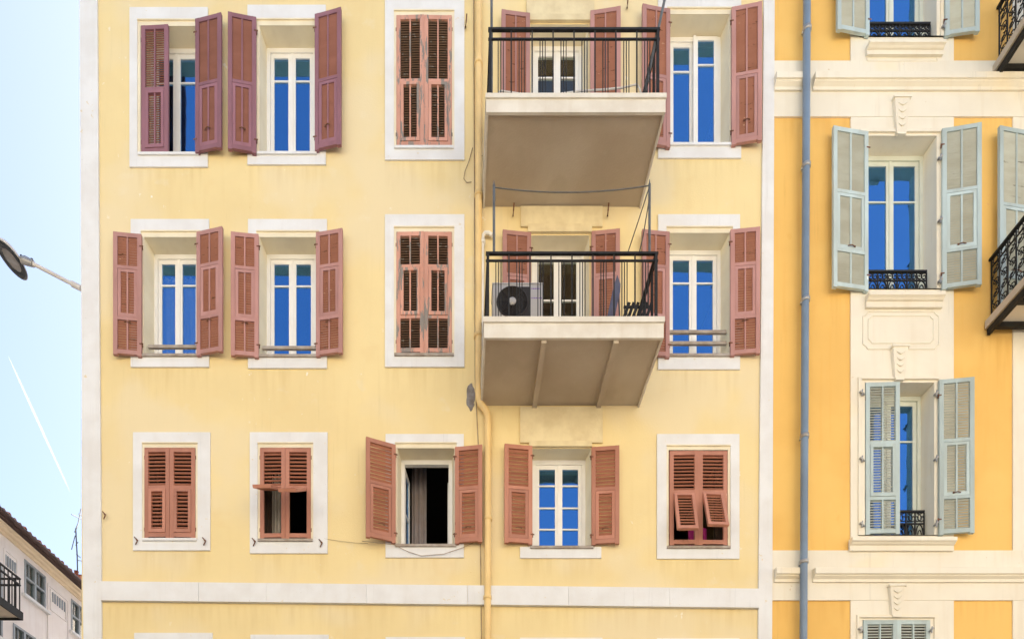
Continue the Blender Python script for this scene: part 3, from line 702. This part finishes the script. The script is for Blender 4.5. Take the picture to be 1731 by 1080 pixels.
def iron_balcony(xw, y_top, y_slab, wide, dep, label):
    """slab on iron beams with a scrolled railing; its west side shows"""
    x0 = X(xw); x1 = x0 + wide; zt = Z(y_slab); zr = Z(y_top)
    b = obj('balcony', MB().box(x0 + .05, x1 - .05, -dep + .05, -.021, zt - .07, zt), M['cream'], OB, label=label)
    lip = [(x0, x0 + .049, -dep, -.0215), (x1 - .049, x1, -dep, -.0215), (x0 + .0495, x1 - .0495, -dep, -dep + .049)]
    for l in lip: obj('edge_trim', MB().box(*l, zt - .09, zt + .035), M['soffit'], b)
    for xx in (x0 + .03, x1 - .06): obj('beam', MB().box(xx, xx + .05, -dep - .02, -.022, zt - .19, zt - .091), M['iron'], b)
    for yy in (-.10, -.5 * dep, -dep + .06): obj('beam', MB().box(x0 + .09, x1 - .07, yy - .025, yy + .025, zt - .15, zt - .071), M['iron'], b)
    xr, yr = x0 + .10, -dep + .07
    def run(p, q):
        p, q = Vector(p), Vector(q); d = (q - p).length; u = (q - p) / d
        along_y = abs(u.y) > .5
        def rail(z, hh, ww):
            lo = Vector((min(p.x, q.x), min(p.y, q.y), 0)); hi = Vector((max(p.x, q.x), max(p.y, q.y), 0)); ex = ww / 2
            obj('rail', MB().box(lo.x - ex, hi.x + ex, lo.y - ex * .9, hi.y + ex * .9, z - hh / 2, z + hh / 2), M['iron'], b)
        rail(zr, .035, .055); rail(zr - .14, .018, .02); rail(zt + .10, .018, .02); rail(zt + .05, .02, .022)
        n = max(2, int(round(d / .15))); st = d / n
        msh = bar_mesh('ornate', .016, .016, zr - .018 - zt - .035, M['iron'])
        for i in range(n + 1):
            c = p + u * st * i; put('baluster', msh, b, Matrix.Translation((c.x, c.y, zt + .035)))
        m = MB(); pl = 'yz' if along_y else 'xz'
        zs = [zt + .10 + (zr - .14 - zt - .10) * f for f in (.14, .38, .62, .86)]
        for i in range(n):
            c = p + u * st * (i + .5)
            for j, zz in enumerate(zs):
                s = 1 if j % 2 else -1
                m.tube(spiral((c.x, c.y, zz), st * .46, 90 * s, 1.3, 11, pl, s), .0085, 5)
                m.tube([Vector((c.x, c.y, zz)) + u * st * .45 * s - Vector((0, 0, .10)), Vector((c.x, c.y, zz)), Vector((c.x, c.y, zz)) - u * st * .45 * s + Vector((0, 0, .10))], .0075, 5)
            m.tube(arc((c.x, c.y, zr - .085), st * .3, 0, 360, 10, pl), .008, 5)
        stuff(obj('scrollwork', m, M['iron'], b))
    run((xr, yr, 0), (xr, -.03, 0)); run((xr, yr, 0), (x1 - .1, yr, 0))
    return b
iron_balcony(1663, 441, 549, 2.6, .95, 'balcony before the easternmost aqua shutters')
iron_balcony(1676, 16, 119, 2.6, .95, 'topmost iron balcony')

# ================================================================ FAR HOUSE DOWN THE SIDE STREET
FX = -12.0
def Q(px, py, fx=FX):
    d = -fx * FPX / (VX - px); return Vector((fx, d - D, EYE + (VY - py) * d / FPX))
FB = thing('far_building', 'pale pinkish house with dark eaves far down the side street', 'building', (FX - 3, 12, 0))
ZE = Q(0, 898).z
fh = []
def far_window(p0, p1, y0, y1, shutters=False):
    a, b = Q(p0, y0), Q(p1, y0); ya, yb, z1, z0 = a.y, b.y, a.z, Q(p0, y1).z
    fh.append((ya, yb, z0, z1))
    w = obj('window', MB().box(FX - .14, FX - .10, ya - .05, yb + .05, z0 - .05, z1 + .05), M['room'], FB)
    m = MB(); f = .06; mid = (ya + yb) / 2; zm = z0 + (z1 - z0) * .52
    for c, d in ((ya, ya + f), (mid - f * .6, mid + f * .6), (yb - f, yb)): m.box(FX - .09, FX + .015, c, d, z0, z1)
    for c, d in ((z0, z0 + f), (zm - f * .5, zm + f * .5), (z1 - f, z1)):
        m.box(FX - .088, FX + .013, ya + f, mid - f * .6, c, d); m.box(FX - .088, FX + .013, mid + f * .6, yb - f, c, d)
    obj('frame', m, M['far_frame'], w)
    for (c, d) in ((ya + f, mid - f * .6), (mid + f * .6, yb - f)):
        for (e, g) in ((z0 + f, zm - f * .5), (zm + f * .5, z1 - f)):
            obj('pane', MB().box(FX - .05, FX - .045, c, d, e, g), M['glass_dim'], w)
            if g > zm + .2: obj('glazing_bar', MB().box(FX - .06, FX - .03, (c + d) / 2 - .012, (c + d) / 2 + .012, e, g), M['far_frame'], w)
    obj('sill', MB().box(FX - .05, FX + .10, ya - .1, yb + .1, z0 - .08, z0 - .002), M['trim'], w)
far_window(41, 77, 944, 1004); far_window(120, 147, 1011, 1066)
far_window(-60, 4, 905, 1040)
far_window(22, 60, 1052, 1140); far_window(104, 135, 1108, 1190)
m = MB(); zs0, zs1 = 0, ZE + .11
ys = [-1.5, 22]
mm = MB(); sheet(mm, ys[0], ys[1], zs0, zs1, fh, 0.0)
rot = [(FX, v[0], v[2]) for v in mm.v]; m.add(rot, mm.f)
obj('wall', m, M['far_wall'], FB)
m = MB().box(FX - 8, FX - .15, -1.5, -1.3, 0, zs1 - .01); m.box(FX - 8, FX - .15, 21.8, 22, 0, zs1 - .01); m.box(FX - 8, FX - 7.8, -1.3, 21.8, 0, zs1 - .01); obj('side_wall', m, M['far_wall'], FB)
z = ZE
prof = [(FX + .001, z - .03), (FX + .05, z - .03), (FX + .07, z + .02), (FX + .14, z + .03), (FX + .17, z + .07), (FX + .25, z + .08), (FX + .27, z + .12), (FX + .001, z + .12)]
m = MB(); n = len(prof); m.add([(a, -1.4, c) for a, c in prof] + [(a, 21.9, c) for a, c in prof], [tuple(range(n)), tuple(range(2 * n - 1, n - 1, -1))] + [(i, (i + 1) % n, n + (i + 1) % n, n + i) for i in range(n)])
obj('cornice', m, M['far_cornice'], FB)
rf = obj('roof', MB().add([(FX + .40, -1.6, z + .23), (FX + .40, 22.1, z + .23), (FX - 4, 22.1, z + 1.8), (FX - 4, -1.6, z + 1.8), (FX + .40, -1.6, z + .125), (FX + .40, 22.1, z + .125), (FX - 4, 22.1, z + .7), (FX - 4, -1.6, z + .7)],
        [(0, 1, 2, 3), (4, 5, 6, 7), (0, 1, 5, 4), (0, 3, 7, 4), (1, 2, 6, 5)]), M['eave'], FB)
m = MB(); m.tube([(FX + .43, -1.6, z + .20), (FX + .43, 22.1, z + .20)], .065, 8); obj('gutter', m, M['eave'], rf)
tm = MB().tube([(0, 0, 0), (-1.1, 0, .38)], .085, 8).mesh('roof_tile', M['tile'])
for i in range(60):
    put('roof_tile', tm, rf, Matrix.Translation((FX + .36, 5.5 + i * .19, z + .28 + random.uniform(0, .03))))
cb = Q(131, 978); chm = MB().box(FX - 1.2, FX - .5, 9.35, 9.95, z + .6, z + 1.05); 
# raised panels and little grooves between the windows
for p0, p1, y0, y1 in ((80, 116, 985, 1080), (6, 30, 925, 958), (85, 112, 995, 1030)):
    a, b = Q(p0, y0), Q(p1, y0); z1, z0 = a.z, Q(p0, y1).z
    m = MB(); m.box(FX + .001, FX + .02, a.y, b.y, z0, z0 + .05); m.box(FX + .001, FX + .02, a.y, b.y, z1 - .05, z1); m.box(FX + .001, FX + .02, a.y, a.y + .05, z0 + .05, z1 - .05); m.box(FX + .001, FX + .02, b.y - .05, b.y, z0 + .05, z1 - .05)
    obj('panel_moulding', m, M['far_wall'], FB)
for p0, y0, n_ in ((8, 936, 5), (88, 1000, 6)):
    for i in range(n_):
        a = Q(p0 + i * 4, y0 + i * 3.4); obj('vent_slot', MB().box(FX + .001, FX + .022, a.y, a.y + .04, a.z - .28, a.z), M['far_frame'], FB)
# its balcony
yb1, zb0 = 5.62, 9.55
b = obj('balcony', MB().box(FX + .001, FX + .85, 2.6, yb1, zb0 - .12, zb0), M['soffit'], FB)
obj('edge_trim', MB().box(FX + .001, FX + .89, yb1 + .001, yb1 + .04, zb0 - .17, zb0 + .03), M['iron'], b); obj('edge_trim', MB().box(FX + .851, FX + .89, 2.6, yb1, zb0 - .17, zb0 + .03), M['iron'], b)
for zz in (zb0 + .86, zb0 + .70):
    obj('rail', MB().box(FX + .82, FX + .86, 2.6, yb1, zz - .018, zz + .018), M['iron'], b); obj('rail', MB().box(FX, FX + .819, yb1 - .04, yb1, zz - .018, zz + .018), M['iron'], b)
msh = bar_mesh('far', .02, .02, .84, M['iron'])
for i in range(22): put('baluster', msh, b, Matrix.Translation((FX + .84, yb1 - .02 - i * .13, zb0)))
for i in range(1, 7): put('baluster', msh, b, Matrix.Translation((FX + .84 - i * .13, yb1 - .02, zb0)))

# ================================================================ HOUSE ADDED ACROSS THE STREET (unseen, bounces sunlight onto the shaded front)
CB = thing('bounce_building', 'unseen cream house added across the street to bounce sunlight onto the yellow one', 'building', (0, -20, 0))
ch_ = []; cy = -17.0
for i in range(11):
    for j in range(4):
        xx = -22 + i * 4.0; zz = 6.4 + j * 2.65; ch_.append((xx, xx + 1.0, zz, zz + 1.9))
CT = 17.0
m = MB(); sheet(m, -26, 26, 5.4, CT, ch_, cy); obj('wall', m, M['cream'], CB)
m = MB().box(-26, 26, cy - .3, cy + .15, 0, 5.399); obj('dark_base', m, M['mortar'], CB)  # base darkened so the added bounce comes from higher up
m = MB().box(-26, -25.7, cy - 9, cy - .31, 0, CT - .01); m.box(25.7, 26, cy - 9, cy - .31, 0, CT - .01); m.box(-25.7, 25.7, cy - 9, cy - 8.7, 0, CT - .01); obj('side_wall', m, M['cream'], CB)
obj('roof', MB().box(-26.3, 26.3, cy - 9.3, cy + .4, CT, CT + .3), M['tile'], CB)
for h in ch_: obj('window', MB().box(h[0] - .05, h[1] + .05, cy - .2, cy - .15, h[2] - .05, h[3] + .05), M['aqua'], CB)

# ================================================================ THINGS
# television aerial on the far roof
ab = Q(131, 966); am = lambda px, py: Q(px, py, FX - .6)
A = thing('roof_aerial', 'thin grey television aerial on the far roof', 'aerial', am(131, 972))
obj('mast', MB().tube([am(131.5, 985), am(130.5, 940), am(128, 893)], .022, 6), M['greyiron'], A)
obj('mast_tip', MB().tube([am(128, 894), am(132, 885), am(137, 860)], .016, 6), M['greyiron'], A)
for a, c in (((121, 869), (141, 879)), ((121, 928), (127, 905)), ((129, 936), (136, 942)), ((130, 946), (143, 949)), ((126, 899), (131, 890)), ((128, 921), (132, 916)), ((133, 868), (139, 872))):
    obj('element', MB().tube([am(*a), am(*c)], .014, 5), M['greyiron'], A)
C = thing('roof_chimney', 'short terracotta chimney stub on the far roof beside the aerial', 'chimney', am(133, 985))
p = am(133, 985); obj('stack', MB().box(p.x - .25, p.x + .2, p.y - .25, p.y + .3, p.z - .35, p.z + .12), M['tile'], C)
for dy in (-.12, .12): obj('chimney_pot', MB().lathe([(.07, 0), (.085, .02), (.06, .16), (.075, .2), (.05, .2)], (p.x, p.y + dy, p.z + .12), n=10), M['tile'], C)

# street lamp on the west corner
LO = -.45
lp = lambda x, y: P(x, y, LO)
L = thing('street_lamp', 'pale street lamp with an oval head on an arm from the corner', 'street lamp', lp(150, 494))
obj('arm', MB().tube([lp(152, 495), lp(120, 479), lp(54, 445)], .030, 10), M['lamp_shell'], L)
obj('arm_sleeve', MB().tube([lp(138, 488), lp(122, 480)], .045, 10), M['lamp_shell'], L)
c = lp(20, 438)
sk = obj('bracket', MB().tube([lp(56, 446), lp(44, 441), lp(36, 440)], [.05, .065, .05], 10), M['zinc'], L)
for x, y in ((36, 436), (54, 442)): obj('bolt', MB().tube([lp(x, y), lp(x, y - 4)], .022, 6), M['lamp_ring'], L)
obj('shell', MB().lathe([(.001, .13), (.45, .12), (.8, .07), (1.0, .0), (1.0, -.02), (.97, -.022)], c, n=32, sx=.145, sy=.32), M['lamp_shell'], L)
obj('rim', MB().lathe([(.97, -.022), (.95, -.03), (.80, -.032), (.60, -.030), (.58, -.02)], c, n=32, sx=.145, sy=.32), M['lamp_ring'], L)
obj('lens', MB().lathe([(.58, -.02), (.3, -.024), (.001, -.024)], c, n=32, sx=.145, sy=.32), M['lamp_glass'], L)

# downpipes
def collar(pipe, x, y, off, r, mat):
    p = P(x, y, off); obj('collar', MB().lathe([(r, -.03), (r + .012, -.025), (r + .012, .025), (r, .03)], p, n=14), mat, pipe)
DP = thing('drainpipe', 'yellow painted drainpipe with a kink below the balconies', 'drainpipe', (X(824), -.08, 0))
pts = [P(809, -780, .07), P(809, 660, .07), P(809, 672, .075), P(812, 682, .08), P(820, 692, .08), P(824, 700, .08), P(825, 712, .08), P(824, 1100, .07), P(824, 1700, .07)]
obj('pipe', MB().tube(pts, .053, 14), M['pipe_yellow'], DP)
for x, y in ((809, 108), (809, 330), (808, 568), (825, 877), (824, 1010)): collar(DP, x, y, .07, .054, M['pipe_yellow'])
WP = thing('waste_pipe', 'thin white pipe with an elbow beside the lower balcony', 'pipe', P(818, 690, .06))
obj('pipe', MB().tube([P(832, 398, .06), P(826, 394, .06), P(820, 394, .06), P(816.5, 398, .06), P(816, 406, .06), P(815, 540, .06), P(815, 670, .06)], .028, 10), M['pipe_white'], WP)
collar(WP, 816, 410, .06, .03, M['pipe_white'])
BP = thing('drainpipe', 'blue drainpipe running down the orange house beside the white strip', 'drainpipe', (X(1358), -.12, 0))
bpx = lambda y: 1364 - y * .0055
obj('pipe', MB().tube([P(bpx(y), y, .12) for y in (-420, 0, 500, 1080, 1700)], .055, 16), M['pipe_blue'], BP)
for y in (52, 282, 508, 738, 950):
    collar(BP, bpx(y), y, .12, .056, M['zinc']); x = bpx(y)
    obj('clamp', MB().tube([P(x - 2, y + 4, -.005), P(x - 8, y + 6, .06), P(x - 7, y + 3, .12)], .012, 6), M['zinc'], BP)
# cables
def cable(label, pts, r=.006, mat='cable'):
    return tag(obj('cable', MB().tube(pts, r, 6), M[mat]), label, 'cable')
cable('dusty cable running down beside the yellow drainpipe', [P(800, -300, .012), P(801, 100, .012), P(802, 300, .012), P(803, 640, .012), P(811, 800, .012), P(814, 1090, .012)], .007)
cable('loose loop of cable on the wall near the yellow drainpipe', [P(799, 250, .01), P(793, 272, .03), P(786, 290, .03), P(784, 302, .03), P(789, 309, .03), P(797, 308, .012)], .006)
cable('thin wire sagging below the open window with a dark room', [P(612, 914, .03), P(640, 917, .16), P(665, 920, .06), P(690, 932, .04), P(712, 939, .04), P(750, 936, .04), P(785, 924, .04), P(806, 914, .03)], .0045)
cable('faint wire strung along the wall between two lower windows', [P(548, 910, .02), P(575, 914, .02), P(600, 917, .02), P(622, 918, .03)], .003)

# things on the balconies
zL = bL[3]; zU = bU[3]
def drying_frame(label, pts, wires):
    p0 = pts[0][0]; o = thing('clothesline', label, 'clothesline', p0, 'clotheslines above the balcony railings')
    for a, c in pts:
        obj('post', MB().tube([a, c], .019, 8), M['greyiron'], o); obj('finial', MB().tube([c, Vector(c) + Vector((0, 0, .07))], [.014, .004], 6), M['greyiron'], o)
    for w_ in wires: obj('wire', MB().tube(w_, .008, 6), M['greyiron'], o)
O = 1.05
sag = [P(835 + 263 * t / 10, 317 + 10 * (1 - (2 * t / 10 - 1) ** 2) - 3 * t / 10, O) for t in range(11)]
drying_frame('dark posts with a sagging wire over the lower balcony railing', [(P(835, 427, O), P(835, 314, O)), (P(1098, 427, O), P(1098, 312, O))],
             [sag, [P(1097, 318, O), P(1079, 374, .6), P(1061, 428, .25)], [P(1097, 340, O), P(1087, 400, .75), P(1080, 430, .6)]])
drying_frame('dark posts rising past the upper balcony railing out of view', [(P(831, 158, O + .02), P(831, -110, O)), (P(1090, 156, O), P(1146, -105, O))], [[P(831, -100, O), P(985, -92, O), P(1144, -100, O)]])
# air conditioner
AO = .72
a0, a1 = X(833, AO), X(918, AO); az1 = Z(481, AO); AC = thing('air_conditioner', 'white air conditioner with a round dark fan on the lower balcony', 'air conditioner', ((a0 + a1) / 2, -AO + .14, zL))
obj('casing', MB().box(a0, a1, -AO, -AO + .28, zL + .04, az1), M['ac_white'], AC)
obj('top_cover', MB().box(a0 - .008, a1 + .008, -AO - .008, -AO + .288, az1 + .001, az1 + .02), M['ac_white'], AC)
for xx in (a0 + .08, a1 - .14): obj('foot', MB().box(xx, xx + .06, -AO - .01, -AO + .29, zL + .001, zL + .039), M['iron'], AC)
fc = Vector((X(866, AO), -AO, Z(511, AO))); fr = min(.235, fc.z - zL - .05)
obj('fan_guard', MB().lathe([(fr, -.001), (fr, -.012), (fr * .94, -.016), (fr * .94, -.002), (.001, -.002)], fc, 'y', 32), M['ac_dark'], AC)
m = MB()
for q in range(2, 9): m.tube([(fc.x + fr * .1 * q * math.cos(t), fc.y - .018, fc.z + fr * .1 * q * math.sin(t)) for t in [2 * math.pi * u / 24 for u in range(25)]], .0035, 4, False)
for q in range(8): a = q * math.pi / 4; m.tube([(fc.x + .05 * math.cos(a), fc.y - .02, fc.z + .05 * math.sin(a)), (fc.x + fr * .95 * math.cos(a), fc.y - .02, fc.z + fr * .95 * math.sin(a))], .004, 4)
stuff(obj('grille', m, M['ac_dark'], AC))
obj('hub', MB().lathe([(.055, -.003), (.055, -.024), (.001, -.028)], fc, 'y', 16), M['ac_white'], AC)
obj('corner_shroud', MB().box(fc.x + fr * .3, fc.x + fr * 1.08, -AO - .0015, -AO - .0005, fc.z - fr, fc.z + fr * .98), M['ac_dark'], AC)
for i, (zz, ww) in enumerate(((Z(488, AO), .13), (Z(504, AO), .15))):
    m = MB(); x = X(898, AO)
    while x < X(898, AO) + ww:
        l = random.uniform(.012, .024); m.box(x, x + l, -AO - .0012, -AO - .0002, zz - .008, zz + .008); x += l + .006
    obj('print', m, M['print'], AC)
# leaning board and folding chair
BO = .55
z0 = zL
tb = thing('leaning_board', 'narrow slate blue board leaning on the lower balcony', 'board', P(1030, 560, BO))
p0, p1 = P(1025, 545, BO), P(1043, 466, BO); u = (p1 - p0)
lowx = p0.x - u.x / u.z * (p0.z - z0)
obj('panel', MB().prism([(lowx, z0), (lowx + .11, z0), (p1.x + .045, p1.z - .26), (p1.x + .05, p1.z - .14), (p1.x, p1.z), (p1.x - .05, p1.z - .16)], -BO - .015, -BO + .015), M['board'], tb)
obj('leg', MB().tube([(p1.x + .03, -BO + .03, p1.z - .2), (p1.x + .13, -BO + .2, z0)], .012, 6), M['greyiron'], tb)
CO = .62
fcx0, fcx1 = X(1049, CO), X(1093, CO); zc1 = Z(511, CO + .19)
ch = thing('folding_chair', 'low black slatted folding chair on the lower balcony', 'chair', ((fcx0 + fcx1) / 2, -CO, zL))
for yy in (-CO - .18, -CO + .18):
    obj('leg', MB().tube([(fcx0 - .04, yy, zL), (fcx1 + .02, yy, zL + .24)], .013, 6), M['iron'], ch); obj('leg', MB().tube([(fcx1, yy, zL), (fcx0 + .05, yy, zL + .24)], .013, 6), M['iron'], ch)
n = 6
for i in range(n):
    t = i / (n - 1); xx = fcx0 + .03 + t * (fcx1 - fcx0 - .06)
    obj('slat', MB().box(-.022, .022, -.2, .2, -.006, .006, Matrix.Translation((xx, -CO, zL + .24)) @ Matrix.Rotation(R(12), 4, 'Y')), M['iron'], ch)
    obj('slat', MB().box(-.022, .022, -.008, .008, -.11, .11, Matrix.Translation((xx + .01, -CO - .19, zc1 - .11)) @ Matrix.Rotation(R(20), 4, 'Y')), M['iron'], ch)
obj('back_rail', MB().box(fcx0, fcx1 + .02, -CO - .175, -CO - .155, zc1 - .06, zc1 - .03), M['iron'], ch)
# white cord on the upper balcony
CC = 1.0
cp = [(842, 158), (846, 154), (866, 157), (893, 161), (930, 161), (985, 154), (1020, 152), (1050, 149), (1077, 143), (1082, 152), (1084, 160)]
cd = [P(x, y, CC) for x, y in cp]; 
tag(obj('hose', MB().tube(cd, .011, 7), M['cord']), 'white hose tied along the upper balcony railing', 'hose')

# curtains and cloth indoors, plus one sheet imitating a reflection
def curtain(label, x0, x1, z0, z1, y, folds, mat='curtain', amp=.03, cat='curtain', taper=0):
    n = folds * 8; vs = []; fs = []
    for j, zz in enumerate([z0 + (z1 - z0) * q / 6 for q in range(7)]):
        for i in range(n + 1):
            t = i / n; sq = 1 - taper * (1 - abs(j - 2) / 4)
            vs.append((x0 + (x1 - x0) * t * sq, y + amp * math.sin(t * folds * 2 * math.pi + j * .12), zz))
    for j in range(6):
        for i in range(n): a = j * (n + 1) + i; fs.append((a, a + 1, a + n + 2, a + n + 1))
    m = MB(); m.add(vs, fs, True); m.add([(v[0], v[1] + .004, v[2]) for v in vs], fs, True)
    return tag(obj(cat.split()[0], m, M[mat]), label, cat)
curtain('pale curtain hanging inside the dark open lower window', X(690), X(717), Z(930), Z(700), .75, 3, 'dim_curtain')
curtain('pale curtain behind the shutters with raised panels', X(441), X(461), Z(913), Z(770), .42, 3)
for a, c, lb in ((254, 330, 'sheer curtain behind the westernmost middle window'),):
    curtain(lb, X(a), X(c), Z(605), Z(425), .40, 7, amp=.02)
curtain('white sheet imitating a bright reflection behind the half closed aqua shutter', X(1508), X(1532), Z(905), Z(800), .42, 3)  # sheet stands in for a sunlit reflection in the pane
curtain('magenta cloth behind the tilted lower shutter panels', X(1176), X(1208), Z(925), Z(872), .30, 2, 'magenta', .015, 'cloth')

# contrail high in the sky beyond the side street
def S3(x, y, d): return Vector(((x - VX) / FPX * d, d - D, EYE + (VY - y) / FPX * d))
d0 = 2600
cn = obj('contrail', MB().tube([S3(14, 602, d0), S3(30, 637, d0), S3(56, 694, d0), S3(80, 747, d0), S3(108, 808, d0), S3(119, 832, d0)], [.3, 3, 4.5, 4, 2.5, .2], 10), M['cloud'])
cn['kind'] = 'stuff'; cn['label'] = 'thin white contrail in the pale sky'; cn['category'] = 'contrail'
